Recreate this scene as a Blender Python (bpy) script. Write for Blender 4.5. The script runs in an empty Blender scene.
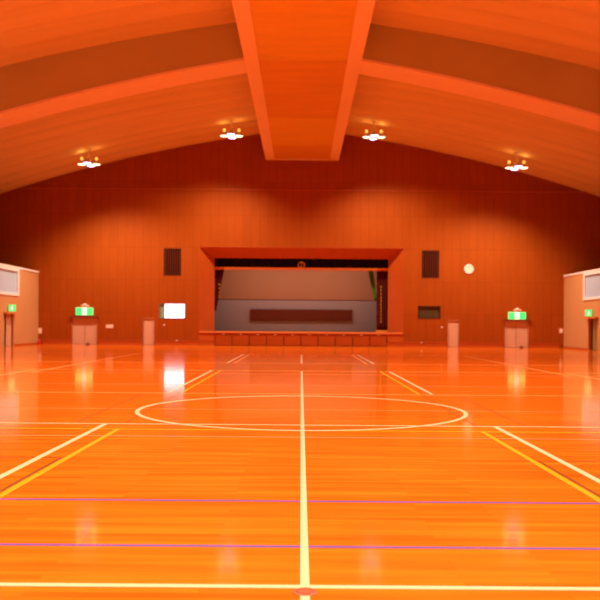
import bpy, bmesh, math, random
from mathutils import Matrix, Vector
random.seed(4)
C = bpy.context.scene.collection
SC = bpy.context.scene
PI = math.pi
CAM_H = 1.57

# ---------------------------------------------------------------- camera, world, exposure, light
cd = bpy.data.cameras.new('camera'); cam = bpy.data.objects.new('camera', cd); C.objects.link(cam)
cd.sensor_width = 36; cd.lens = 822 / 600 * 36
cd.shift_x = -1 / 600; cd.shift_y = 25 / 600
cd.clip_start = .1; cd.clip_end = 200
cam.matrix_world = Matrix.Translation((0, 0, CAM_H)) @ Matrix.Rotation(PI / 2, 4, 'X') @ Matrix.Rotation(math.radians(.43), 4, 'Z')
cd.dof.use_dof = True; cd.dof.focus_distance = 9.0; cd.dof.aperture_fstop = (cd.lens / 1000) / .025
SC.camera = cam
w = bpy.data.worlds.new('world'); SC.world = w; w.use_nodes = True
w.node_tree.nodes['Background'].inputs[0].default_value = (1, .5, .25, 1)
w.node_tree.nodes['Background'].inputs[1].default_value = .0
SC.view_settings.view_transform = 'Standard'; SC.view_settings.look = 'None'
SC.view_settings.gamma = 1; SC.view_settings.use_curve_mapping = False
SC.view_settings.exposure = -0.06
LAMP_COL = (1, .74, .44)
LAMP_W = 3000.0          # each lamp cluster, watts
BACK_ROW = 2.15
UP_W = 7.0
BACK_Y = 61.0
ROOM_X = 25.0
FRONT_Y = -8.0

# ---------------------------------------------------------------- materials
def mat(name, col, rough=.6, spec=.3, metal=0, emit=None, es=0, var=0, vs=(1, 1, 1), coat=0):
    m = bpy.data.materials.new(name); m.use_nodes = True
    nt = m.node_tree; b = nt.nodes['Principled BSDF']
    b.inputs['Base Color'].default_value = (*col, 1)
    b.inputs['Roughness'].default_value = rough
    b.inputs['Specular IOR Level'].default_value = spec
    b.inputs['Metallic'].default_value = metal
    b.inputs['Coat Weight'].default_value = coat
    if emit:
        b.inputs['Emission Color'].default_value = (*emit, 1); b.inputs['Emission Strength'].default_value = es
    if var:
        tc = nt.nodes.new('ShaderNodeTexCoord'); mp = nt.nodes.new('ShaderNodeMapping')
        mp.inputs['Scale'].default_value = vs
        n = nt.nodes.new('ShaderNodeTexNoise'); n.inputs['Scale'].default_value = 1; n.inputs['Detail'].default_value = 3
        mr = nt.nodes.new('ShaderNodeMapRange'); mr.inputs[3].default_value = 1 - var; mr.inputs[4].default_value = 1 + var
        mx = nt.nodes.new('ShaderNodeVectorMath'); mx.operation = 'SCALE'; mx.inputs[0].default_value = col
        nt.links.new(tc.outputs['Object'], mp.inputs[0]); nt.links.new(mp.outputs[0], n.inputs[0])
        nt.links.new(n.outputs[0], mr.inputs[0]); nt.links.new(mr.outputs[0], mx.inputs[3])
        nt.links.new(mx.outputs[0], b.inputs['Base Color'])
    return m

def wood_floor():
    m = bpy.data.materials.new('varnished_strip_floor'); m.use_nodes = True
    nt = m.node_tree; b = nt.nodes['Principled BSDF']; N = nt.nodes.new; L = nt.links.new
    tc = N('ShaderNodeTexCoord')
    br = N('ShaderNodeTexBrick'); br.inputs['Scale'].default_value = 1
    br.inputs['Brick Width'].default_value = 1.6; br.inputs['Row Height'].default_value = .08
    br.inputs['Mortar Size'].default_value = .002; br.inputs['Mortar Smooth'].default_value = 1
    br.offset = .37; br.squash = 1
    br.inputs['Color1'].default_value = (.74, .145, .010, 1); br.inputs['Color2'].default_value = (.86, .205, .015, 1)
    br.inputs['Mortar'].default_value = (.58, .12, .007, 1)
    L(tc.outputs['Object'], br.inputs['Vector'])
    mp = N('ShaderNodeMapping'); mp.inputs['Scale'].default_value = (.55, 5, 1)
    no = N('ShaderNodeTexNoise'); no.inputs['Scale'].default_value = 1; no.inputs['Detail'].default_value = 5
    L(tc.outputs['Object'], mp.inputs[0]); L(mp.outputs[0], no.inputs[0])
    mr = N('ShaderNodeMapRange'); mr.inputs[1].default_value = .3; mr.inputs[2].default_value = .7
    mr.inputs[3].default_value = .72; mr.inputs[4].default_value = 1.12
    L(no.outputs[0], mr.inputs[0])
    sc = N('ShaderNodeVectorMath'); sc.operation = 'SCALE'
    L(br.outputs['Color'], sc.inputs[0]); L(mr.outputs[0], sc.inputs[3]); L(sc.outputs[0], b.inputs['Base Color'])
    b.inputs['Roughness'].default_value = .09; b.inputs['Specular IOR Level'].default_value = .26
    n2 = N('ShaderNodeTexNoise'); n2.inputs['Scale'].default_value = 1; n2.inputs['Detail'].default_value = 2
    mp2 = N('ShaderNodeMapping'); mp2.inputs['Scale'].default_value = (.2, 5, 1)
    L(tc.outputs['Object'], mp2.inputs[0]); L(mp2.outputs[0], n2.inputs[0])
    bp = N('ShaderNodeBump'); bp.inputs['Strength'].default_value = .06; bp.inputs['Distance'].default_value = .01
    L(n2.outputs[0], bp.inputs['Height']); L(bp.outputs[0], b.inputs['Normal'])
    return m

def panel_wall(name, c1, c2, groove, W=.62, H=2.42, axis='X'):
    """vertical veneer boards in tiers, axis = world axis running along the wall"""
    m = bpy.data.materials.new(name); m.use_nodes = True
    nt = m.node_tree; b = nt.nodes['Principled BSDF']; N = nt.nodes.new; L = nt.links.new
    tc = N('ShaderNodeTexCoord'); sp = N('ShaderNodeSeparateXYZ'); cb = N('ShaderNodeCombineXYZ')
    L(tc.outputs['Object'], sp.inputs[0]); L(sp.outputs[axis], cb.inputs[0]); L(sp.outputs['Z'], cb.inputs[1])
    br = N('ShaderNodeTexBrick'); br.offset = 0; br.squash = 1
    br.inputs['Scale'].default_value = 1; br.inputs['Brick Width'].default_value = W; br.inputs['Row Height'].default_value = H
    br.inputs['Mortar Size'].default_value = .018; br.inputs['Mortar Smooth'].default_value = .6
    br.inputs['Color1'].default_value = (*c1, 1); br.inputs['Color2'].default_value = (*c2, 1); br.inputs['Mortar'].default_value = (*groove, 1)
    L(cb.outputs[0], br.inputs['Vector'])
    mp = N('ShaderNodeMapping'); mp.inputs['Scale'].default_value = (4, 4, .5)
    no = N('ShaderNodeTexNoise'); no.inputs['Scale'].default_value = 1.5; no.inputs['Detail'].default_value = 4
    L(tc.outputs['Object'], mp.inputs[0]); L(mp.outputs[0], no.inputs[0])
    mr = N('ShaderNodeMapRange'); mr.inputs[3].default_value = .86; mr.inputs[4].default_value = 1.14; L(no.outputs[0], mr.inputs[0])
    sc = N('ShaderNodeVectorMath'); sc.operation = 'SCALE'
    L(br.outputs['Color'], sc.inputs[0]); L(mr.outputs[0], sc.inputs[3]); L(sc.outputs[0], b.inputs['Base Color'])
    b.inputs['Roughness'].default_value = .6; b.inputs['Specular IOR Level'].default_value = .12
    return m

M = {}
M['floor'] = wood_floor()
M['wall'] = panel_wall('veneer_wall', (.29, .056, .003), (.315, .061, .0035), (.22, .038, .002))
M['wall_side'] = panel_wall('veneer_wall_side', (.10, .018, .003), (.11, .02, .003), (.08, .012, .002), axis='Y')  # outer walls darkened so the corners above the galleries stay in shade
M['splay'] = mat('proscenium_veneer', (.40, .075, .007), .5, var=.12, vs=(2, 2, .6))
M['stage_front'] = mat('stage_front_veneer', (.33, .055, .005), .45, var=.15, vs=(.8, 1, 4))
M['stage_edge'] = mat('stage_edge_wood', (.62, .17, .05), .4, var=.1, vs=(1, 4, 4))
M['stage_floor'] = mat('stage_boards', (.42, .14, .05), .45, var=.2, vs=(1, 8, 1))
M['ceiling'] = mat('ceiling_panel', (.67, .465, .215), .75, .15, var=.13, vs=(.10, 1.1, .3))
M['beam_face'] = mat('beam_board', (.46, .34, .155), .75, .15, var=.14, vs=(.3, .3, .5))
M['beam_bottom'] = mat('beam_paint', (.78, .53, .38), .65, .2, var=.05, vs=(.4, .6, .5))  # paler than the beam face: floor bounce put into the colour
M['rim'] = mat('spine_paint', (.78, .53, .36), .65, .2, var=.05, vs=(1, .5, 1))
M['spine_a'] = mat('spine_veneer', (.66, .38, .035), .55, .25, var=.14, vs=(.4, 1.8, 1))
M['spine_b'] = mat('spine_veneer_red', (.62, .30, .028), .55, .25, var=.14, vs=(.4, 1.8, 1))
M['side_paint'] = mat('side_wall_paint', (.50, .25, .12), .7, .2, var=.06, vs=(.6, .6, .6))
M['white_metal'] = mat('white_painted_metal', (.86, .78, .88), .45, .4)
M['pane'] = mat('frosted_gallery_glass', (.40, .55, .85), .25, .5, var=.15, vs=(.3, .3, .4))
M['door_pink'] = mat('door_paint', (.58, .34, .27), .5, .3, var=.04, vs=(2, 2, 2))
M['door_jamb'] = mat('door_jamb_paint', (.42, .16, .09), .5, .3)
M['door_frame'] = mat('door_frame_brown', (.20, .05, .02), .5, .3)
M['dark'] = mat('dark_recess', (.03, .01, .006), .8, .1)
M['vent'] = mat('vent_slat_brown', (.11, .018, .006), .6, .2)
M['steel'] = mat('brushed_steel', (.6, .58, .55), .35, .5, metal=1)
M['black_cloth'] = mat('black_velvet', (.012, .008, .008), .95, .05)
M['maroon_cloth'] = mat('maroon_velvet', (.075, .008, .006), .9, .1)
M['green_cloth'] = mat('green_curtain', (.07, .19, .02), .85, .1)
M['gold'] = mat('gold_braid', (.85, .30, .04), .5, .4)
M['gold_dull'] = mat('gold_thread', (.66, .36, .07), .6, .3)
M['backdrop_upper'] = mat('backdrop_cloth_tan', (.50, .25, .13), .85, .1, var=.05, vs=(.5, 1, .5))  # stage light gradient put into the cloth colours, warm upper part
M['backdrop_lower'] = mat('backdrop_cloth_grey', (.42, .37, .36), .85, .1, var=.05, vs=(.5, 1, .5))  # cool lower part of the same painted-in light gradient
M['brown_board'] = mat('dark_brown_board', (.17, .035, .012), .6, .2, var=.15, vs=(.7, 1, 2))
M['white_face'] = mat('clock_face_white', (.78, .74, .68), .4, .3)
M['black'] = mat('black_paint', (.02, .02, .02), .5, .3)
M['plastic'] = mat('white_plastic', (.85, .60, .50), .4, .4)
M['red'] = mat('red_enamel', (.75, .02, .02), .3, .5)
M['line_white'] = mat('line_cream', (.82, .66, .50), .2, .42)
M['line_yellow'] = mat('line_yellow', (.86, .42, .02), .2, .42)
M['line_purple'] = mat('line_purple', (.20, .10, .48), .2, .42)
M['line_pink'] = mat('line_faded_pink', (.82, .30, .15), .2, .42)
M['line_dark'] = mat('line_dark', (.24, .08, .02), .2, .42)
M['line_orange'] = mat('line_pale_orange', (.92, .42, .16), .2, .42)
M['cover'] = mat('socket_cover_brown', (.42, .11, .06), .35, .4)
M['skirting'] = mat('skirting_wood', (.42, .08, .012), .4, .3)
M['green_glow'] = mat('exit_green_glow', (.02, .4, .08), .4, emit=(.06, 1, .20), es=1.1)
M['white_glow'] = mat('exit_white_glow', (.8, .9, .8), .4, emit=(.85, 1, .80), es=1.15)
M['window_glow'] = mat('lit_window_glow', (.8, .8, .9), .4, emit=(.80, .84, 1), es=3.0)
M['grey_glass'] = mat('dim_grey_glass', (.13, .12, .07), .25, .4)
M['olive'] = mat('olive_blind', (.075, .05, .02), .5, .3)
M['olive_door'] = mat('dull_olive_door', (.26, .15, .06), .5, .3)
M['grey_frame'] = mat('grey_window_frame', (.20, .17, .13), .5, .3)
M['teal_glass'] = mat('dim_teal_glass', (.26, .40, .36), .3, .4)
M['lens'] = mat('lamp_lens_glow', (1, .95, .9), .3, emit=(1, .80, .45), es=3)
M['lens_cool'] = mat('lamp_lens_glow_cool', (1, .95, 1), .3, emit=(.80, .62, 1), es=4)
M['cap_glow'] = mat('lamp_cap_glow', (1, .7, .3), .3, emit=(1, .45, .07), es=1.6)  # lamplight falling on the caps, put in as emission
M['housing'] = mat('lamp_housing', (.55, .40, .30), .4, .4)

# ---------------------------------------------------------------- helpers
def box(bm, x0, x1, y0, y1, z0, z1):
    vs = [bm.verts.new((x, y, z)) for z in (z0, z1) for y in (y0, y1) for x in (x0, x1)]
    for f in ((0, 2, 3, 1), (4, 5, 7, 6), (0, 1, 5, 4), (2, 6, 7, 3), (0, 4, 6, 2), (1, 3, 7, 5)):
        bm.faces.new([vs[i] for i in f])
    return bm
def B(*a):
    bm = bmesh.new()
    if a: box(bm, *a)
    return bm
def lathe(bm, prof, n=24, c=(0, 0, 0)):
    rings = []
    for r, z in prof:
        if r < 1e-6: rings.append([bm.verts.new((c[0], c[1], c[2] + z))])
        else: rings.append([bm.verts.new((c[0] + r * math.cos(2 * PI * i / n), c[1] + r * math.sin(2 * PI * i / n), c[2] + z)) for i in range(n)])
    for a, b in zip(rings, rings[1:]):
        for i in range(n):
            j = (i + 1) % n
            if len(a) == 1 and len(b) == 1: continue
            if len(a) == 1: bm.faces.new((a[0], b[j], b[i]))
            elif len(b) == 1: bm.faces.new((a[i], a[j], b[0]))
            else: bm.faces.new((a[i], a[j], b[j], b[i]))
    return bm
def tube(bm, p, q, r, n=10):
    p = Vector(p); q = Vector(q); d = (q - p); L = d.length
    t = bmesh.new(); lathe(t, [(0, 0), (r, 0), (r, L), (0, L)], n)
    me = bpy.data.meshes.new('t'); t.to_mesh(me); t.free()
    me.transform(Matrix.Translation(p) @ d.to_track_quat('Z', 'Y').to_matrix().to_4x4())
    bm.from_mesh(me); bpy.data.meshes.remove(me)
    return bm
def torus(bm, R, r, n=32, k=8, M4=None):
    g = []
    for i in range(n):
        a = 2 * PI * i / n; row = []
        for j in range(k):
            b = 2 * PI * j / k
            v = Vector(((R + r * math.cos(b)) * math.cos(a), (R + r * math.cos(b)) * math.sin(a), r * math.sin(b)))
            row.append(bm.verts.new(M4 @ v if M4 else v))
        g.append(row)
    for i in range(n):
        for j in range(k):
            bm.faces.new((g[i][j], g[(i + 1) % n][j], g[(i + 1) % n][(j + 1) % k], g[i][(j + 1) % k]))
    return bm
def obj(name, bm, m, parent=None, bevel=0, smooth=False, label=None):
    bmesh.ops.recalc_face_normals(bm, faces=bm.faces)
    me = bpy.data.meshes.new(name); bm.to_mesh(me); bm.free()
    me.materials.append(m)
    if smooth:
        for p in me.polygons: p.use_smooth = True
    o = bpy.data.objects.new(name, me); C.objects.link(o)
    if parent: o.parent = parent
    if bevel:
        b = o.modifiers.new('bevel', 'BEVEL'); b.width = bevel; b.segments = 2; b.limit_method = 'ANGLE'
    if label: o['label'] = label
    return o
def struct(name, bm, m, parent=None, label=None, **k):
    o = obj(name, bm, m, parent, **k)
    if not parent: o['kind'] = 'structure'
    if label: o['label'] = label
    return o
def thing(name, label, cat, loc=(0, 0, 0), rotz=0, group=None):
    o = bpy.data.objects.new(name, None); C.objects.link(o)
    o.location = loc; o.rotation_euler = (0, 0, rotz); o.empty_display_size = .2
    o['label'] = label; o['category'] = cat
    if group: o['group'] = group
    return o
def tag(o, label, cat, group=None):
    o['label'] = label; o['category'] = cat
    if group: o['group'] = group
    return o
def copy_tree(o, parent=None):
    c = o.copy(); C.objects.link(c)
    if parent: c.parent = parent
    for ch in list(o.children): copy_tree(ch, c)
    return c
def holed_wall(bm, u0, u1, z0, z1, y0, y1, holes):
    """slab in the XZ plane between y0 and y1 with rectangular openings"""
    us = sorted({u0, u1, *[h[0] for h in holes], *[h[1] for h in holes]})
    zs = sorted({z0, z1, *[h[2] for h in holes], *[h[3] for h in holes]})
    def solid(u, z): return not any(h[0] < u < h[1] and h[2] < z < h[3] for h in holes)
    n, k = len(us) - 1, len(zs) - 1
    S = [[solid((us[i] + us[i + 1]) / 2, (zs[j] + zs[j + 1]) / 2) for j in range(k)] for i in range(n)]
    g = lambda i, j: 0 <= i < n and 0 <= j < k and S[i][j]
    V = {}
    def v(u, y, z):
        q = (round(u, 5), round(y, 5), round(z, 5))
        if q not in V: V[q] = bm.verts.new(q)
        return V[q]
    for i in range(n):
        for j in range(k):
            if not S[i][j]: continue
            a, b, c, d = us[i], us[i + 1], zs[j], zs[j + 1]
            bm.faces.new((v(a, y0, c), v(b, y0, c), v(b, y0, d), v(a, y0, d)))
            bm.faces.new((v(a, y1, c), v(a, y1, d), v(b, y1, d), v(b, y1, c)))
            if not g(i - 1, j): bm.faces.new((v(a, y0, c), v(a, y0, d), v(a, y1, d), v(a, y1, c)))
            if not g(i + 1, j): bm.faces.new((v(b, y0, c), v(b, y1, c), v(b, y1, d), v(b, y0, d)))
            if not g(i, j - 1): bm.faces.new((v(a, y0, c), v(a, y1, c), v(b, y1, c), v(b, y0, c)))
            if not g(i, j + 1): bm.faces.new((v(a, y0, d), v(b, y0, d), v(b, y1, d), v(a, y1, d)))
    return bm
def roof_z(x): return CAM_H + 14.5 - .11 * abs(x) - .0050 * x * x

# ---------------------------------------------------------------- floor and its painted lines
floor = struct('floor', B(-ROOM_X, ROOM_X, FRONT_Y, BACK_Y + .25, -.2, 0), M['floor'])
def lx(y, x0, x1, wd, m, lab, z=.002, yaw=0): # line across the hall
    return obj('court_line', B(x0, x1, y - wd / 2, y + wd / 2, -.01, z), M[m], floor, label=lab)
def ly(x, y0, y1, wd, m, lab, z=.003):        # line running down the hall
    return obj('court_line', B(x - wd / 2, x + wd / 2, y0, y1, -.01, z), M[m], floor, label=lab)
SIDE = 19.5
lx(4.93, -18, 18, 0.060, 'line_white', 'cream line across the floor nearest the camera')
lx(5.82, -18, 18, .05, 'line_purple', 'purple line across the floor, nearer of the two bold ones')
lx(7.32, -18, 18, .05, 'line_purple', 'purple line across the floor, second from the camera')
lx(11.5, -18, 18, .05, 'line_pink', 'faded pink line across the floor before the circle')
lx(12.25, -18, 18, .05, 'line_yellow', 'yellow line crossing just in front of the circle')
lx(12.9, -18, 18, .065, 'line_white', 'white line crossing under the near rim of the circle')
lx(15.2, -18, 18, .04, 'line_pink', 'faded pink line through the circle')
lx(18.7, -18, 18, .075, 'line_orange', 'pale line crossing behind the circle')
lx(21.4, -18, 18, .05, 'line_pink', 'faded pink line beyond the circle')
lx(26.2, -18, 18, .07, 'line_pink', 'faded line across mid floor')
lx(28.0, -18, 18, .10, 'line_orange', 'pale orange line across mid floor')
lx(33.5, -18, 18, .10, 'line_orange', 'pale orange line across far floor')
lx(43.5, -18, 18, .12, 'line_pink', 'faint line across the floor near the stage')
ly(.035, 3.0, 27.8, .056, 'line_white', 'cream centre line running to the stage')
ly(.035, 33.6, 43.4, .07, 'line_white', 'cream centre line of the far court')
for s, w_ in ((-1, 'left'), (1, 'right')):
    ly(s * 3.05, 3.0, 12.9, .078, 'line_white', f'white line running away on the {w_} of the near court')
    ly(s * 2.715, 3.0, 12.2, .068, 'line_yellow', f'yellow line beside the {w_} white line of the near court')
    ly(s * 2.79, 3.0, 9.6, .035, 'line_dark', f'thin dark line beside the {w_} yellow line')
    ly(s * 2.76, 12.95, 18.6, .035, 'line_dark', f'thin dark line through the {w_} of the circle')
    ly(s * 3.55, 12.95, 18.6, .035, 'line_dark', f'thin dark line outside the {w_} of the circle')
    ly(s * 3.02, 18.9, 28.0, .07, 'line_white', f'white line running away on the {w_} beyond the circle')
    ly(s * 2.72, 18.9, 28.0, .06, 'line_yellow', f'yellow line running away on the {w_} beyond the circle')
    ly(s * 3.0, 33.6, 43.4, .08, 'line_white', f'white line on the {w_} of the far court')
    ly(s * 2.7, 33.6, 43.4, .07, 'line_orange', f'pale orange line on the {w_} of the far court')
    ly(s * 9.0, 18.9, 28.0, .09, 'line_orange', f'pale line far out on the {w_} of the middle court')
    ly(s * 8.6, 26.2, 43.4, .09, 'line_orange', f'pale line far out on the {w_} of the far court')
    a, b = sorted((s * 2.84, s * 5.2))
    lx(9.6, a, b, .03, 'line_dark', f'thin dark line crossing to the {w_}')
bm = bmesh.new(); R0, R1 = 2.94, 3.02; n = 160
for z in (.004,):
    a = [bm.verts.new((R0 * math.cos(2 * PI * i / n), R0 * math.sin(2 * PI * i / n), z)) for i in range(n)]
    b = [bm.verts.new((R1 * math.cos(2 * PI * i / n), R1 * math.sin(2 * PI * i / n), z)) for i in range(n)]
    a2 = [bm.verts.new((v.co.x, v.co.y, -.01)) for v in a]; b2 = [bm.verts.new((v.co.x, v.co.y, -.01)) for v in b]
    for i in range(n):
        j = (i + 1) % n
        bm.faces.new((a[i], b[i], b[j], a[j])); bm.faces.new((b[i], b2[i], b2[j], b[j])); bm.faces.new((a[j], a2[j], a2[i], a[i]))
cc = obj('center_circle', bm, M['line_white'], floor, label='white circle painted at the middle of the court'); cc.location = (.02, 15.2, 0)

# ---------------------------------------------------------------- ceiling, beams and ridge box
def roof_slab(bm, y0, y1, ny, ripple):
    xs = [-ROOM_X + i * ROOM_X / 24 for i in range(49)]
    top, bot = [], []
    for j in range(ny + 1):
        y = y0 + (y1 - y0) * j / ny
        rp = ripple * (abs(math.sin(PI * y / 1.82)) - .5) if ripple else 0
        bot.append([bm.verts.new((x, y, roof_z(x) + rp)) for x in xs])
        top.append([bm.verts.new((x, y, roof_z(x) + .4)) for x in xs])
    for j in range(ny):
        for i in range(48):
            bm.faces.new((bot[j][i], bot[j + 1][i], bot[j + 1][i + 1], bot[j][i + 1]))
            bm.faces.new((top[j][i], top[j][i + 1], top[j + 1][i + 1], top[j + 1][i]))
    return bm
struct('ceiling', roof_slab(bmesh.new(), FRONT_Y - .25, BACK_Y + .3, 380, .10), M['ceiling'], smooth=True)
BW = 1.9; SPX = 2.71; SPZ = CAM_H + 12.22
for k, yb in enumerate((38.3, 17.3, -3.0)):
    for s in (-1, 1):
        bm = bmesh.new(); bt = bmesh.new()
        xs = [SPX - .02 + (ROOM_X - SPX) * i / 24 for i in range(25)]
        def low(x): return roof_z(x) - (1.65 + .035 * x)
        rows = [[bm.verts.new((s * x, y, z)) for (y, z) in ((yb, roof_z(x) + .05), (yb, low(x)), (yb + BW, low(x)), (yb + BW, roof_z(x) + .05))] for x in xs]
        for a, b in zip(rows, rows[1:]):
            for q in range(4): bm.faces.new((a[q], b[q], b[(q + 1) % 4], a[(q + 1) % 4]))
        bm.faces.new(rows[0]); bm.faces.new(rows[-1])
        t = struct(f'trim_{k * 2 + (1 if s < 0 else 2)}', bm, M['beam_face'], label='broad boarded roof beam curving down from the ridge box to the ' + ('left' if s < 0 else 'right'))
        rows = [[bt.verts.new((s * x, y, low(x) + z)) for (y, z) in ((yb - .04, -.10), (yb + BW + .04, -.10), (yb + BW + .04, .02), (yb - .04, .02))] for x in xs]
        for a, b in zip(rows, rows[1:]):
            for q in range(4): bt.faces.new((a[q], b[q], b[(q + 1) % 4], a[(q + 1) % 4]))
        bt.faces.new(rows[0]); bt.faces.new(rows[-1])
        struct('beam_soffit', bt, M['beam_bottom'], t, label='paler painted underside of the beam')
# ridge box: cheeks and rims, panels between
bm = bmesh.new()
top = roof_z(0) + .1
for s in (-1, 1):
    a, b = sorted((s * (SPX - .66), s * SPX)); box(bm, a, b, FRONT_Y, BACK_Y, SPZ, SPZ + .35)
    a, b = sorted((s * (SPX - .12), s * (SPX - .001))); box(bm, a, b, FRONT_Y, BACK_Y, SPZ + .3, top)
box(bm, -SPX + .64, SPX - .64, BACK_Y - .28, BACK_Y, SPZ, SPZ + .35)
sp = struct('trim_7', bm, M['rim'], label='pale painted ridge box running down the middle of the ceiling')
edges = [FRONT_Y, 6, 17, 27.6, 38.2, 48.8, 56.2, BACK_Y - .28]
for k, (a, b) in enumerate(zip(edges, edges[1:])):
    struct('veneer_panel', B(-SPX + .65, SPX - .65, a + .015, b - .015, SPZ + .06, SPZ + .2), M['spine_b' if k % 2 == 0 else 'spine_a'], sp,
           label='reddish veneer panel' if k % 2 == 0 else 'orange veneer panel')

# ---------------------------------------------------------------- back wall with its openings
STZ = 1.06
DL, DR = (-17.0, -15.12), (15.1, 16.9)
SL, SR = (-11.74, -10.87), (10.88, 11.74)
VL, VR = (-10.23, -8.92, 5.15, 7.2), (8.92, 10.23, 5.12, 7.18)
WL, WR = (-10.55, -8.6, 1.98, 3.1), (8.66, 10.36, 2.1, 3.06)
PX, PTOP = 7.57, CAM_H + 5.73
holes = [(*DL, 0, 2.03), (*DR, 0, 2.03), (*SL, 0, 2.02), (*SR, 0, 2.02), VL, VR, WL, WR, (-PX, PX, 0, PTOP)]
holes = [(h[0], h[1], h[2] if h[2] else -1, h[3]) for h in holes]
bm = holed_wall(bmesh.new(), -ROOM_X, ROOM_X, 0, 11.3, BACK_Y, BACK_Y + .25, holes)
xs = [-ROOM_X + i * ROOM_X / 24 for i in range(49)]
for a, b in zip(xs, xs[1:]):
    v = [bm.verts.new((x, y, z)) for y in (BACK_Y, BACK_Y + .25) for (x, z) in ((a, 11.3), (b, 11.3), (b, max(11.3, roof_z(b) + .2)), (a, max(11.3, roof_z(a) + .2)))]
    try:
        bm.faces.new(v[:4]); bm.faces.new(v[4:])
    except ValueError: pass
wall = struct('wall_back', bm, M['wall'])
bmx = bmesh.new()
for s in (-1, 1):
    a, b = sorted((s * 25, s * .0)); 
box(bmx, -24.5, 24.5, BACK_Y - .07, BACK_Y, 11.54, 11.62)
struct('trim_8', bmx, M['splay'], label='narrow ledge crossing high on the back wall')
segs = [(-SIDE + .3, DL[0] - .09), (DL[1] + .09, SL[0] - .05), (SL[1] + .05, -PX - .06), (PX + .06, SR[0] - .05), (SR[1] + .05, DR[0] - .09), (DR[1] + .09, SIDE - .3)]
bm = bmesh.new()
for a, b in segs:
    box(bm, a, b, BACK_Y - .04, BACK_Y, 0, .36); box(bm, a, b, BACK_Y - .07, BACK_Y - .04, .30, .38)
struct('baseboard_back', bm, M['skirting'])
# wall behind the camera, outer walls, side walls with gallery fronts
struct('wall_front', B(-ROOM_X, ROOM_X, FRONT_Y - .25, FRONT_Y, 0, 16.1), M['wall'])
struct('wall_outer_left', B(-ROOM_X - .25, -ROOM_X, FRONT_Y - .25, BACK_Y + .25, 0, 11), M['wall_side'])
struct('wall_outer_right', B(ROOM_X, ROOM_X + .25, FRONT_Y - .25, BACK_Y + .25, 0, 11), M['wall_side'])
GH = CAM_H + 3.72
for s, nm, N0 in ((-1, 'left', 1), (1, 'right', 2)):
    # built in the XZ plane then turned so the slab runs along Y
    bm = bmesh.new()
    holes = [(56.72 - 7.6 - 9 * k, 56.72 - 9 * k, 3.42, GH - .03) for k in range(6)] + [(54.05, 55.75, -1, 2.12)]
    holed_wall(bm, FRONT_Y, BACK_Y, 0, GH, 0, .25, holes)
    for v in bm.verts: v.co = Vector((s * (SIDE + v.co.y), v.co.x, v.co.z))
    wl = struct('wall_' + nm, bm, M['side_paint'])
    bm = B(*sorted((s * (SIDE - .05), s * (SIDE + .3))), FRONT_Y, BACK_Y, GH, GH + .12)
    struct('coping', bm, M['white_metal'], wl, label='pale pink coping along the wall top')
    struct('gallery_floor', B(*sorted((s * (SIDE + .25), s * ROOM_X)), FRONT_Y, BACK_Y, 3.1, 3.36), M['side_paint'], wl)
    for k in range(6):
        y1 = 56.72 - 9 * k; y0 = y1 - 7.6; z0, z1 = 3.42, GH - .03
        bm = bmesh.new(); X0, X1 = sorted((s * (SIDE - .06), s * (SIDE + .12)))
        t = .16
        box(bm, X0, X1, y0, y1, z0, z0 + t); box(bm, X0, X1, y0, y1, z1 - t, z1)
        box(bm, X0, X1, y0, y0 + t * 1.8, z0 + t, z1 - t); box(bm, X0, X1, y1 - t * 1.8, y1, z0 + t, z1 - t)
        wn = struct(f'window_{N0 + 2 * k + 2}', bm, M['white_metal'], label=f'white framed gallery window in the {nm} side wall')
        struct('pane', B(*sorted((s * (SIDE + .05), s * (SIDE + .08))), y0 + .2, y1 - .2, z0 + .1, z1 - .1), M['pane'], wn, label='grey frosted pane')
    # door in the side wall
    p0, p1 = (54.75, 55.7) if s < 0 else (54.07, 55.3)
    dw = struct(f'door_{4 + N0}', B(*sorted((s * (SIDE + .14), s * (SIDE + .19))), p0, p1, 0.01, 2.1), M['door_pink' if s < 0 else 'olive_door'], bevel=.005, label=('grey-pink' if s < 0 else 'dull olive') + f' door standing part open in the {nm} side wall')
    struct('door_hood', B(*sorted((s * (SIDE - .22), s * (SIDE))), 53.9, 56.0, 2.16, 2.25), M['stage_edge'], dw, label='pale ledge over the door')
    struct('dark_gap', B(*sorted((s * (SIDE + .20), s * (SIDE + .25))), 54.05, 55.75, 0, 2.12), M['dark'], dw, label='dark gap beside the leaf')  # near-black sheet, shade of the open doorway put into its colour
    struct('door_handle', tube(bmesh.new(), (s * (SIDE + .13), p0 + .1, .95), (s * (SIDE + .13), p0 + .1, 1.2), .015), M['steel'], dw)
    struct(f'baseboard_{nm}', B(*sorted((s * (SIDE - .03), s * SIDE)), 55.9, BACK_Y - .1, 0, .12), M['skirting'])

# ---------------------------------------------------------------- stage opening
bm = bmesh.new()
IY = 62.0; IX = 6.54; IT = CAM_H + 5.0
o_ = [(-PX, STZ), (-PX, PTOP), (PX, PTOP), (PX, STZ)]; i_ = [(-IX, STZ), (-IX, IT), (IX, IT), (IX, STZ)]
def splay(th):
    ov = [bm.verts.new((x, BACK_Y + .0 + th, z)) for x, z in o_]; iv = [bm.verts.new((x, IY + th, z)) for x, z in i_]
    for k in range(3): bm.faces.new((ov[k], ov[k + 1], iv[k + 1], iv[k]))
    return ov, iv
a = splay(0)
ov2 = [bm.verts.new((x * 1.005, BACK_Y + .28, z + (.06 if z > 2 else 0))) for x, z in o_]
iv2 = [bm.verts.new((x * 1.0 + (.25 if x > 0 else -.25), IY + .05, z + (.25 if z > 2 else 0))) for x, z in i_]
for k in range(3):
    bm.faces.new((a[1][k], a[1][k + 1], iv2[k + 1], iv2[k]))
tr = struct('trim_9', bm, M['splay'], label='splayed veneer frame around the stage opening')
bm = bmesh.new()
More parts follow.
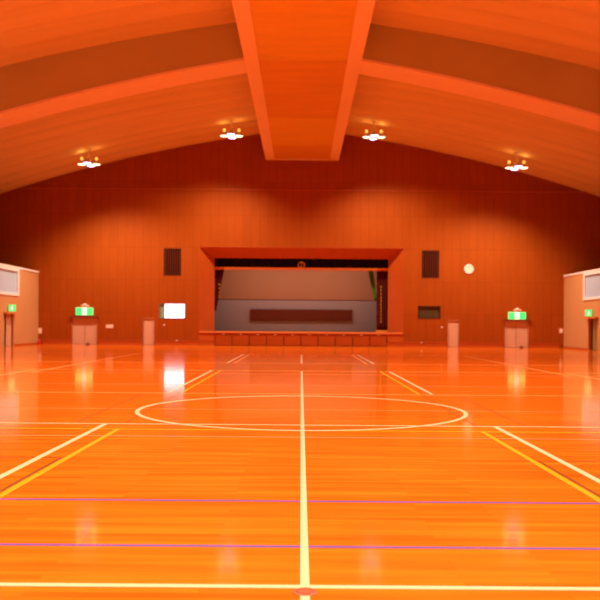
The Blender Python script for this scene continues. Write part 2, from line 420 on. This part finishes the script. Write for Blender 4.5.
for x0, x1, z0, z1 in ((-PX - .07, -PX, 0, PTOP + .07), (PX, PX + .07, 0, PTOP + .07), (-PX, PX, PTOP, PTOP + .07)):
    box(bm, x0, x1, BACK_Y - .03, BACK_Y + .05, z0, z1)
struct('architrave', bm, M['stage_front'], tr, label='thin dark edging strip')
st = struct('trim_10', B(-PX, PX, BACK_Y + .06, 69.0, .75, STZ - .05), M['stage_floor'], label='raised stage platform under the opening')
struct('nosing', B(-PX + .02, PX - .02, BACK_Y - .10, BACK_Y + .30, STZ - .13, STZ), M['stage_edge'], st, bevel=.02, label='pale orange rounded front edge of the stage')
struct('boards', B(-PX, PX, BACK_Y + .30, 69.0, STZ - .05, STZ - .01), M['stage_floor'], st)
PW = 2 * (IX - .16) / 10
for s in (-1, 1):
    a, b = sorted((s * (IX - .14), s * PX))
    struct('end_panel', B(a, b, BACK_Y - .02, BACK_Y + .05, 0, STZ - .13), M['splay'], st)
    struct('end_rail', B(a + .1, b - .08, BACK_Y - .05, BACK_Y - .02, .32, .50), M['skirting'], st, bevel=.01, label='paler rail on the end panel')  # raised band, slightly paler than the panel
struct('kick_strip', B(-IX, IX, BACK_Y - .01, BACK_Y + .05, 0, .05), M['door_frame'], st)
for k in range(10):
    x0 = -(IX - .16) + k * PW
    pn = struct('storage_panel', B(x0 + .025, x0 + PW - .025, BACK_Y - .03, BACK_Y + .05, .05, STZ - .14), M['stage_front'], st, bevel=.012)
    cx = x0 + PW / 2
    hb = tube(bmesh.new(), (cx - .07, BACK_Y - .06, .84), (cx + .07, BACK_Y - .06, .84), .02)
    box(hb, cx - .08, cx - .055, BACK_Y - .06, BACK_Y - .025, .825, .855); box(hb, cx + .055, cx + .08, BACK_Y - .06, BACK_Y - .025, .825, .855)
    struct('panel_handle', hb, M['plastic'], pn, label='small pale handle')
# stage house
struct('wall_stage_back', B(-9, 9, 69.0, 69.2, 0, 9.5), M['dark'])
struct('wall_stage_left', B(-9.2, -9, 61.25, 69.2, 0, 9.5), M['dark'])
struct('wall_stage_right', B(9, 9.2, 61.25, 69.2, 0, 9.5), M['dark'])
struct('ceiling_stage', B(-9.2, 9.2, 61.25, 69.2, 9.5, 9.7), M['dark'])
bm = B(-8.98, 8.98, 62.15, 63.2, 6.86, 6.94)
for x in (-7, 0, 7): box(bm, x - .05, x + .05, 62.6, 62.7, 6.94, 9.5)
struct('trim_11', bm, M['dark'], label='curtain track above the stage opening')
bl = thing('border_light', 'long light batten hidden above the stage behind the valance', 'stage light', (0, 63.35, 7.0))  # added out of sight to give the backdrop more light
bm = B(-6, 6, -.1, .1, 0, .18)
for x in (-5, 5): box(bm, x - .03, x + .03, -.03, .03, .18, 2.47)
obj('housing', bm, M['black'], bl)
ad = bpy.data.lights.new('batten_light', 'AREA'); ad.shape = 'RECTANGLE'; ad.size = 12; ad.size_y = .15; ad.energy = 230; ad.color = (1, .80, .70)
ao = bpy.data.objects.new('batten_light', ad); C.objects.link(ao); ao.parent = bl; ao.location = (0, .02, -.02); ao.rotation_euler = (math.radians(18), 0, 0)
# backdrop
BY = 66.6
bt = thing('stage_backdrop', 'wide tan and grey backdrop closing the rear of the stage', 'backdrop', (0, BY, STZ))
obj('upper_cloth', B(-8.6, 8.6, 0, .06, 2.57, 7.4), M['backdrop_upper'], bt, label='tan upper cloth')
obj('lower_cloth', B(-8.6, 8.6, 0, .06, .02, 2.49), M['backdrop_lower'], bt, label='grey lower cloth')
obj('batten', tube(bmesh.new(), (-8.6, .052, 2.53), (8.6, .052, 2.53), .05), M['door_frame'], bt, label='dark horizontal batten')
bb = thing('display_board', 'long low dark brown board standing out against the grey lower stage backdrop', 'board', (0, BY, STZ))
obj('board', B(-4.08, 4.08, -.12, -.05, .86, 1.71), M['brown_board'], bb, bevel=.02)
bm = bmesh.new()
for a in ((-4.14, 4.14, .81, .86), (-4.14, 4.14, 1.71, 1.76), (-4.14, -4.08, .86, 1.71), (4.08, 4.14, .86, 1.71)): box(bm, a[0], a[1], -.14, -.06, a[2], a[3])
obj('frame', bm, M['door_frame'], bb, label='darker edging')
obj('cleat', B(-4.0, 4.0, -.05, .0, 1.3, 1.5), M['door_frame'], bb)

# curtains
def drape(bm, x0, x1, ztop, zbot, y, pitch=.22, amp=.05, th=.03, edge=None, n=None):
    """pleated cloth; edge(z_fraction)->(xa, xb) shapes the sides"""
    n = n or max(12, int((x1 - x0) / pitch * 8)); m = 14
    F, Bk = [], []
    for j in range(m + 1):
        t = j / m; z = ztop + (zbot - ztop) * t
        a, b = edge(t) if edge else (x0, x1)
        F.append([]); Bk.append([])
        for i in range(n + 1):
            u = i / n; x = a + (b - a) * u; yy = y + amp * math.sin(2 * PI * u * (x1 - x0) / pitch)
            F[-1].append(bm.verts.new((x, yy, z))); Bk[-1].append(bm.verts.new((x, yy + th, z)))
    for j in range(m):
        for i in range(n):
            bm.faces.new((F[j][i], F[j][i + 1], F[j + 1][i + 1], F[j + 1][i]))
            bm.faces.new((Bk[j][i], Bk[j + 1][i], Bk[j + 1][i + 1], Bk[j][i + 1]))
    for j in range(m):
        for G in (0, n): bm.faces.new((F[j][G], F[j + 1][G], Bk[j + 1][G], Bk[j][G]))
    for i in range(n):
        for G in (0, m): bm.faces.new((F[G][i], F[G][i + 1], Bk[G][i + 1], Bk[G][i]))
    return bm
VY = 62.3
va = thing('stage_valance', 'black pleated valance with a gold fringe across the top of the stage opening', 'valance', (0, VY, CAM_H + 4.88))
obj('cloth', drape(bmesh.new(), -6.7, 6.7, .40, -.56, 0, pitch=.3, amp=.04), M['black_cloth'], va, smooth=True)
bm = bmesh.new(); box(bm, -6.6, 6.6, -.07, -.05, -.62, -.54)
x = -6.6
while x < 6.6:
    box(bm, x, x + .05, -.07, -.05, -.74, -.62); x += .075
obj('fringe', bm, M['gold'], va, label='gold fringe')
em = thing('round_crest', 'round gold crest hung at the middle of the black valance', 'crest', (.0, VY - .15, CAM_H + 4.54))
X90 = Matrix.Rotation(PI / 2, 4, 'X')
obj('ring', torus(bmesh.new(), .235, .038, M4=X90), M['gold_dull'], em, smooth=True)
for k in range(2):
    pts = []; bm = bmesh.new()
    for q in range(7):
        a = PI * q / 6 + k * PI + .6; r = .11 * math.sin(PI * q / 6) + .01
        pts.append((.07 * math.cos(k * PI + .8) + r * math.cos(a), 0, .07 * math.sin(k * PI + .8) + r * math.sin(a)))
    for p, q in zip(pts, pts[1:]): tube(bm, p, q, .022, 6)
    obj('leaf', bm, M['gold_dull'], em)
obj('hanger', B(-.02, .02, .03, .07, -.2, .2), M['gold_dull'], em)
def marks(parent, x, ys, z0, dz, n, sz):
    """unreadably small embroidered strokes"""
    rnd = random.Random(7 + int(x * 10))
    for k in range(n):
        z = z0 - k * dz; bm = bmesh.new()
        for q in range(3):
            zz = z + (q - 1) * sz * .35; w_ = sz * (.3 + .25 * rnd.random())
            box(bm, x - w_, x + w_, ys - .02, ys, zz - sz * .07, zz + sz * .07)
        box(bm, x - sz * .07, x + sz * .07, ys - .02, ys, z - sz * .45, z + sz * .45)
        obj('stitched_character', bm, M['gold_dull'], parent, label='tiny gold stitched character')
lc = thing('stage_curtain', 'dark maroon curtain drawn up to a point at the left edge of the stage', 'curtain', (-6.2, 62.6, STZ))
obj('cloth', drape(bmesh.new(), -.5, .45, 5.88, 1.55, 0, pitch=.2, amp=.04, edge=lambda t: (-.5, .54 - .80 * t)), M['maroon_cloth'], lc, smooth=True)
marks(lc, -.02, -.05, 3.55, .30, 4, .16)
rc = thing('stage_curtain', 'dark maroon curtain hanging straight at the right edge of the stage', 'curtain', (6.1, 62.6, STZ))
obj('cloth', drape(bmesh.new(), -.36, .5, 5.88, .12, 0, pitch=.2, amp=.04), M['maroon_cloth'], rc, smooth=True)
marks(rc, -.03, -.05, 3.45, .265, 11, .16)
obj('hem_band', B(-.38, .45, -.06, -.045, .02, .16), M['gold'], rc, label='orange hem band')
gc = thing('side_curtain', 'narrow slanting green curtain beside the right maroon stage curtain', 'curtain', (5.75, 63.0, STZ))
obj('cloth', drape(bmesh.new(), -.55, -.1, 5.88, 2.4, 0, pitch=.15, amp=.03, edge=lambda t: (-.90 + .78 * t, -.45 + .55 * t)), M['green_cloth'], gc, smooth=True)

# ---------------------------------------------------------------- things on the back wall
DY = BACK_Y
def double_door(idx, X, who):
    a, b = X; c = (a + b) / 2
    bm = bmesh.new()
    box(bm, a, a + .05, DY + .0, DY + .2, 0, 2.03); box(bm, b - .05, b, DY + .0, DY + .2, 0, 2.03); box(bm, a + .05, b - .05, DY, DY + .2, 1.97, 2.03)
    fr = struct(f'door_{idx}', bm, M['door_jamb'], label=f'pinkish double door in the back wall under the {who} wide exit sign')
    for s, (p, q) in ((-1, (a + .05, c - .008)), (1, (c + .008, b - .05))):
        lf = struct('door_leaf', B(p, q, DY + .10, DY + .15, .01, 1.97), M['door_pink'], fr, bevel=.006)
        hx = c + s * .08
        hb = tube(bmesh.new(), (hx, DY + .04, .92), (hx, DY + .04, 1.14), .014)
        box(hb, hx - .012, hx + .012, DY + .04, DY + .10, .925, .95); box(hb, hx - .012, hx + .012, DY + .04, DY + .10, 1.11, 1.135)
        struct('door_handle', hb, M['steel'], lf)
    struct('door_hood', B(a - .12, b + .12, DY - .20, DY, 2.04, 2.11), M['door_frame'], fr, bevel=.01, label='dark brown ledge over the door')
    bw = B(c + .17, c + .43, DY - .30, DY - .12, 0, .13)
    tag(obj('door_wedge', bw, M['door_frame'], bevel=.03), f'small brown wedge on the floor before the {who} double door', 'door wedge')
double_door(1, DL, 'left'); double_door(2, DR, 'right')
for idx, X, who in ((3, SL, 'left'), (4, SR, 'right')):
    a, b = X; bm = bmesh.new()
    box(bm, a, a + .035, DY, DY + .2, 0, 2.02); box(bm, b - .035, b, DY, DY + .2, 0, 2.02); box(bm, a + .035, b - .035, DY, DY + .2, 1.98, 2.02)
    fr = struct(f'door_{idx}', bm, M['door_jamb'], label=f'narrow pinkish door in the back wall {who} of the stage')
    lf = struct('door_leaf', B(a + .035, b - .035, DY + .09, DY + .14, .01, 1.98), M['door_pink'], fr, bevel=.006)
    hb = lathe(bmesh.new(), [(0, 0), (.03, .0), (.035, .03), (.02, .05), (0, .05)], 12)
    for v in hb.verts: v.co = Vector((b - .12 if who == 'left' else a + .12, DY + .09 - v.co.z, 1.0)) + Vector((v.co.x, 0, v.co.y))
    struct('door_knob', hb, M['steel'], lf)

def wide_sign(cx, z, who):
    t = thing('exit_sign', f'wide green and white lit exit sign over the {who} double door', 'exit sign', (cx, DY, z))
    obj('housing', B(-.66, .66, -.13, -.0, -.31, .29), M['plastic'], t, bevel=.015)
    for s in (-1, 1):
        a, b = sorted((s * .17, s * .63)); obj('green_panel', B(a, b, -.15, -.13, -.28, .26), M['green_glow'], t, label='glowing green panel')
    wp = obj('pictogram_panel', B(-.17, .17, -.15, -.13, -.28, .26), M['white_glow'], t, label='glowing white panel with a running figure')
    fg = bmesh.new(); Y0 = -.163
    def stroke(p, q, r=.022): tube(fg, (p[0], Y0, p[1]), (q[0], Y0, q[1]), r, 8)
    stroke((0, .08), (-.02, -.05), .035); stroke((0, .08), (.08, .0)); stroke((0, .08), (-.09, .05)); stroke((-.02, -.05), (.06, -.12)); stroke((.06, -.12), (.05, -.22)); stroke((-.02, -.05), (-.06, -.14)); stroke((-.06, -.14), (-.13, -.15))
    lathe(fg, [(0, 0), (.03, 0), (.03, .01), (0, .01)], 14, (0, 0, 0))
    for v in list(fg.verts)[-30:]: v.co = Vector((v.co.x + .015, Y0 - v.co.z, v.co.y + .15))
    obj('running_figure', fg, M['green_glow'], wp, label='green running figure')
    l = thing('emergency_lamp', f'small pinkish emergency lamp above the {who} wide exit sign', 'emergency lamp', (cx + .02, DY, z + .33))
    obj('body', B(-.28, .28, -.16, 0, 0, .14), M['plastic'], l, bevel=.03)
    dm = lathe(bmesh.new(), [(.13, 0), (.11, .06), (.06, .09), (0, .10)], 16); obj('dome', dm, M['white_metal'], l, smooth=True).location = (0, -.08, .14)
wide_sign(-16.05, 2.47, 'left'); wide_sign(16.0, 2.37, 'right')

def vent(V, who):
    x0, x1, z0, z1 = V; c = (x0 + x1) / 2
    t = thing('wall_vent', f'tall dark brown slatted vent high on the wall {who} of the stage', 'vent', (c, DY, z0)); w_ = x1 - x0; h = z1 - z0
    obj('backing', B(-w_ / 2, w_ / 2, .18, .2, 0, h), M['dark'], t)
    bm = bmesh.new(); e = .06
    box(bm, -w_ / 2, -w_ / 2 + e, -.02, .17, 0, h); box(bm, w_ / 2 - e, w_ / 2, -.02, .17, 0, h); box(bm, -w_ / 2 + e, w_ / 2 - e, -.02, .17, 0, e); box(bm, -w_ / 2 + e, w_ / 2 - e, -.02, .17, h - e, h)
    obj('frame', bm, M['vent'], t)
    bm = bmesh.new(); n = 7
    for k in range(n):
        x = -w_ / 2 + e + (w_ - 2 * e) * (k + .5) / n; box(bm, x - .03, x + .03, .02, .14, e, h - e)
    obj('slats', bm, M['vent'], t)
vent(VL, 'left'); vent(VR, 'right')

# lit window on the left, dark one on the right
x0, x1, z0, z1 = WL
bm = bmesh.new(); e = .05
box(bm, x0, x1, DY - .03, DY + .2, z0, z0 + e); box(bm, x0, x1, DY - .03, DY + .2, z1 - e, z1); box(bm, x0, x0 + e, DY - .03, DY + .2, z0 + e, z1 - e); box(bm, x1 - e, x1, DY - .03, DY + .2, z0 + e, z1 - e)
wn = struct('window_1', bm, M['grey_frame'], label='small control room window, its right part glaring white')
struct('lit_pane', B(x0 + .44, x1 - .06, DY + .02, DY + .05, z0 + .04, z1 - .04), M['window_glow'], wn, label='glaring bluish white pane')
struct('sash_bar', B(x0 + .38, x0 + .44, DY, DY + .1, z0 + e, z1 - e), M['housing'], wn)
struct('dim_pane', B(x0 + .04, x0 + .38, DY + .09, DY + .11, z0 + .04, z1 - .04), M['teal_glass'], wn, label='dim grey-green pane')
x0, x1, z0, z1 = WR
bm = bmesh.new(); e = .05
box(bm, x0, x1, DY - .02, DY + .2, z0, z0 + e); box(bm, x0, x1, DY - .02, DY + .2, z1 - e, z1); box(bm, x0, x0 + e, DY - .02, DY + .2, z0 + e, z1 - e); box(bm, x1 - e, x1, DY - .02, DY + .2, z0 + e, z1 - e)
wn = struct('window_2', bm, M['vent'], label='small unlit window with dark olive blinds right of the stage')
bm = bmesh.new(); k = x0 + .08
while k < x1 - .16:
    box(bm, k, k + .13, DY + .12, DY + .14, z0 + e, z1 - e); k += .19
struct('blind', bm, M['olive'], wn, label='olive vertical blind')
struct('pane', B(x0 + .04, x1 - .04, DY + .17, DY + .19, z0 + .04, z1 - .04), M['grey_glass'], wn)

# clock
ck = thing('wall_clock', 'round white clock high on the right side of the back wall', 'clock', (12.42, DY, 5.82))
def yl(prof, n=36):
    b = lathe(bmesh.new(), prof, n)
    for v in b.verts: v.co = Vector((v.co.x, -v.co.z, v.co.y))
    return b
ck.scale = (.93, 1, .93)
obj('case', yl([(0, 0), (.36, 0), (.38, .05), (.36, .08), (.33, .08), (.33, .05), (0, .05)]), M['white_metal'], ck, smooth=False)
obj('face', yl([(0, .05), (.33, .05), (.33, .06), (0, .06)]), M['white_face'], ck)
bm = bmesh.new()
for k in range(12):
    a = k * PI / 6; obj('hour_mark', tube(bmesh.new(), (.27 * math.sin(a), -.064, .27 * math.cos(a)), (.30 * math.sin(a), -.064, .30 * math.cos(a)), .006, 6), M['black'], ck)
obj('hour_hand', tube(bmesh.new(), (0, -.068, 0), (-.13, -.068, .10), .012, 6), M['black'], ck)
obj('minute_hand', tube(bmesh.new(), (0, -.074, 0), (.06, -.074, .22), .006, 6), M['black'], ck)

# small plates
def plate(x, z, w_, h, lab, name='switch_plate', cat='switch plate', n=2):
    t = thing(name, lab, cat, (x, DY, z))
    obj('cover', B(-w_ / 2, w_ / 2, -.025, 0, -h / 2, h / 2), M['plastic'], t, bevel=.006)
    for k in range(n):
        c = -w_ / 2 + w_ * (k + .5) / n; obj('rocker', B(c - w_ / n * .28, c + w_ / n * .28, -.038, -.025, -h * .3, h * .3), M['white_metal'], t)
plate(-14.2, 1.36, .54, .26, 'wide pale switch plate on the wall right of the left double door', n=3)
plate(-19.36, 1.0, .28, .42, 'pale box on the back wall beside the left side wall', 'wall_telephone', 'wall box', 1)  # plain pale corner boxes of unknown use
plate(19.3, 1.28, .26, .34, 'pale box on the back wall beside the right side wall', 'wall_telephone', 'wall box', 1)
plate(10.45, 1.48, .10, .12, 'tiny pale plate on the wall beside the right narrow door', n=1)
plate(-10.15, 1.50, .10, .12, 'tiny pale plate on the wall beside the left narrow door', n=1)
for x, lab in ((-9.2, 'tiny pale socket on the skirting left of the stage'), (8.95, 'tiny pale socket on the skirting right of the stage')):
    t = thing('power_socket', lab, 'socket', (x, DY - .07, .34)); obj('cover', B(-.06, .06, -.02, 0, -.05, .05), M['plastic'], t, bevel=.004); obj('outlet', B(-.03, .03, -.025, -.02, -.02, .02), M['black'], t)
fe = thing('fire_extinguisher', 'small red canister on the floor in the back left corner', 'fire extinguisher', (-19.35, DY - .16, 0))
obj('cylinder', lathe(bmesh.new(), [(0, 0), (.075, 0), (.08, .02), (.08, .30), (.05, .36), (.02, .38), (0, .38)], 20), M['red'], fe, smooth=True)
hb = B(-.02, .02, -.02, .02, .37, .42); box(hb, -.07, .05, -.012, .012, .42, .44); obj('valve', hb, M['black'], fe)

# square exit signs on brackets from the side walls
def side_sign(s, who, y, z):
    t = thing('exit_sign', f'small square green lit exit sign over the {who} side wall door', 'exit sign', (s * (SIDE - .30), y, z))
    obj('housing', B(-.24, .24, 0, .10, -.24, .24), M['plastic'], t, bevel=.015)
    p = obj('green_panel', B(-.215, .215, -.015, 0, -.215, .215), M['green_glow'], t, label='glowing green face')
    fg = bmesh.new()
    for a, b, r in (((0, .07), (-.02, -.03), .035), ((0, .07), (.08, .0), .02), ((0, .07), (-.08, .04), .02), ((-.02, -.03), (.05, -.09), .024), ((.05, -.09), (.03, -.16), .02), ((-.02, -.03), (-.09, -.13), .024)):
        tube(fg, (a[0], -.025, a[1]), (b[0], -.025, b[1]), r, 8)
    box(fg, -.02, .04, -.03, -.016, .10, .14)
    obj('running_figure', fg, M['white_glow'], p, label='white running figure')
    obj('bracket', B(*sorted((s * .24, s * .30)), .02, .08, -.08, .08), M['plastic'], t)
side_sign(-1, 'left', 54.6, CAM_H + .98); side_sign(1, 'right', 54.9, CAM_H + .95)

# floor socket cover
sc = thing('floor_socket_cover', 'round reddish-brown cover set in the floor on the centre line', 'floor cover', (.035, 4.83, 0))
obj('plate', lathe(bmesh.new(), [(0, 0), (.074, 0), (.074, .004), (.068, .006), (0, .006)], 40), M['cover'], sc)
obj('ring', torus(bmesh.new(), .05, .003, M4=Matrix.Translation((0, 0, .006))), M['door_frame'], sc)

# ---------------------------------------------------------------- hanging lamp clusters
def lamp_cluster():
    t = thing('lamp_cluster', '', 'ceiling lamp')
    st_ = lathe(bmesh.new(), [(0, 0), (.028, 0), (.028, .88), (0, .88)], 12); obj('stem', st_, M['housing'], t)
    obj('ceiling_plate', lathe(bmesh.new(), [(0, .80), (.16, .80), (.16, .90), (0, .90)], 20), M['housing'], t)
    bm = bmesh.new(); torus(bm, .40, .02); 
    for k in range(4):
        a = k * PI / 2; tube(bm, (0, 0, 0), (.40 * math.cos(a), .40 * math.sin(a), 0), .02, 8)
    obj('ring_frame', bm, M['housing'], t)
    obj('hub', lathe(bmesh.new(), [(0, -.08), (.09, -.06), (.10, .04), (.05, .10), (0, .10)], 16), M['housing'], t, smooth=True)
    for k in range(4):
        a = k * PI / 2; c = (.50 * math.cos(a), .50 * math.sin(a), 0)
        sh = obj('lamp_shade', lathe(bmesh.new(), [(.29, -.22), (.275, -.17), (.19, -.06), (.09, 0), (.075, .06), (0, .06)], 24), M['housing'], t, smooth=True); sh.location = c
        ln = obj('lens', lathe(bmesh.new(), [(.26, -.21), (.25, -.235), (.18, -.26), (.10, -.275), (0, -.28)], 24), M['lens_cool' if k % 2 else 'lens'], sh, smooth=True, label='glaring lens')
        if k % 2 == 0:
            obj('ballast_cap', lathe(bmesh.new(), [(0, .06), (.07, .08), (.10, .15), (.10, .19), (.07, .26), (0, .28)], 16), M['cap_glow'], sh, smooth=True, label='orange glowing cap')
        else:
            obj('ballast_cap', lathe(bmesh.new(), [(0, .06), (.06, .08), (.07, .15), (.06, .22), (0, .24)], 16), M['white_metal'], sh, smooth=True)
    # the light this cluster gives
    ld = bpy.data.lights.new('lamp_light', 'SPOT'); ld.energy = LAMP_W; ld.color = LAMP_COL; ld.spot_size = math.radians(137); ld.spot_blend = .8; ld.shadow_soft_size = .25
    lo = bpy.data.objects.new('lamp_light', ld); C.objects.link(lo); lo.parent = t; lo.location = (0, 0, -.42)
    for q in (-1, 1):
        ud = bpy.data.lights.new('upward_spill', 'POINT'); ud.energy = UP_W; ud.color = (1, .50, .14); ud.shadow_soft_size = .10
        uo = bpy.data.objects.new('upward_spill', ud); C.objects.link(uo); uo.parent = t; uo.location = (q * .52, 0, .42)
    return t
L0 = lamp_cluster()
spots = [(-4.83, 56, 'lit lamp cluster hanging just left of the ridge box near the back wall'), (4.87, 56, 'lit lamp cluster hanging just right of the ridge box near the back wall'),
         (-14.52, 56, 'lit lamp cluster farthest left, low on the curved ceiling'), (14.6, 56, 'lit lamp cluster farthest right, low on the curved ceiling')]
for yy, row in ((29, 'second row, nearer than the beam'), (14, 'third row, above the centre circle'), (0, 'row right above the camera')):  # rows out of view, added because the hall needs their light
    for x, wh in ((-4.85, 'left of the ridge box'), (4.85, 'right of the ridge box'), (-14.5, 'far left'), (14.5, 'far right')): spots.append((x, yy, f'lamp cluster {wh} in the {row}'))
for k, (x, y, lab) in enumerate(spots):
    o = L0 if k == 0 else copy_tree(L0)
    o.location = (x, y, roof_z(x) - .80); o['label'] = lab; o['group'] = 'lamp clusters by the back wall' if y == 56 else 'lamp clusters over the near hall'
    if y == 56:
        for ch in o.children:
            if ch.type == 'LIGHT' and ch.data.type == 'SPOT':
                ch.data = ch.data.copy(); ch.data.energy = LAMP_W * BACK_ROW
                tilt = (8 if x > 0 else -8) * (1 if abs(x) < 8 else -1)
                ch.rotation_euler = (0, math.radians(-tilt), 0)   # aimed a little outward (inner pair) or inward (outer pair)
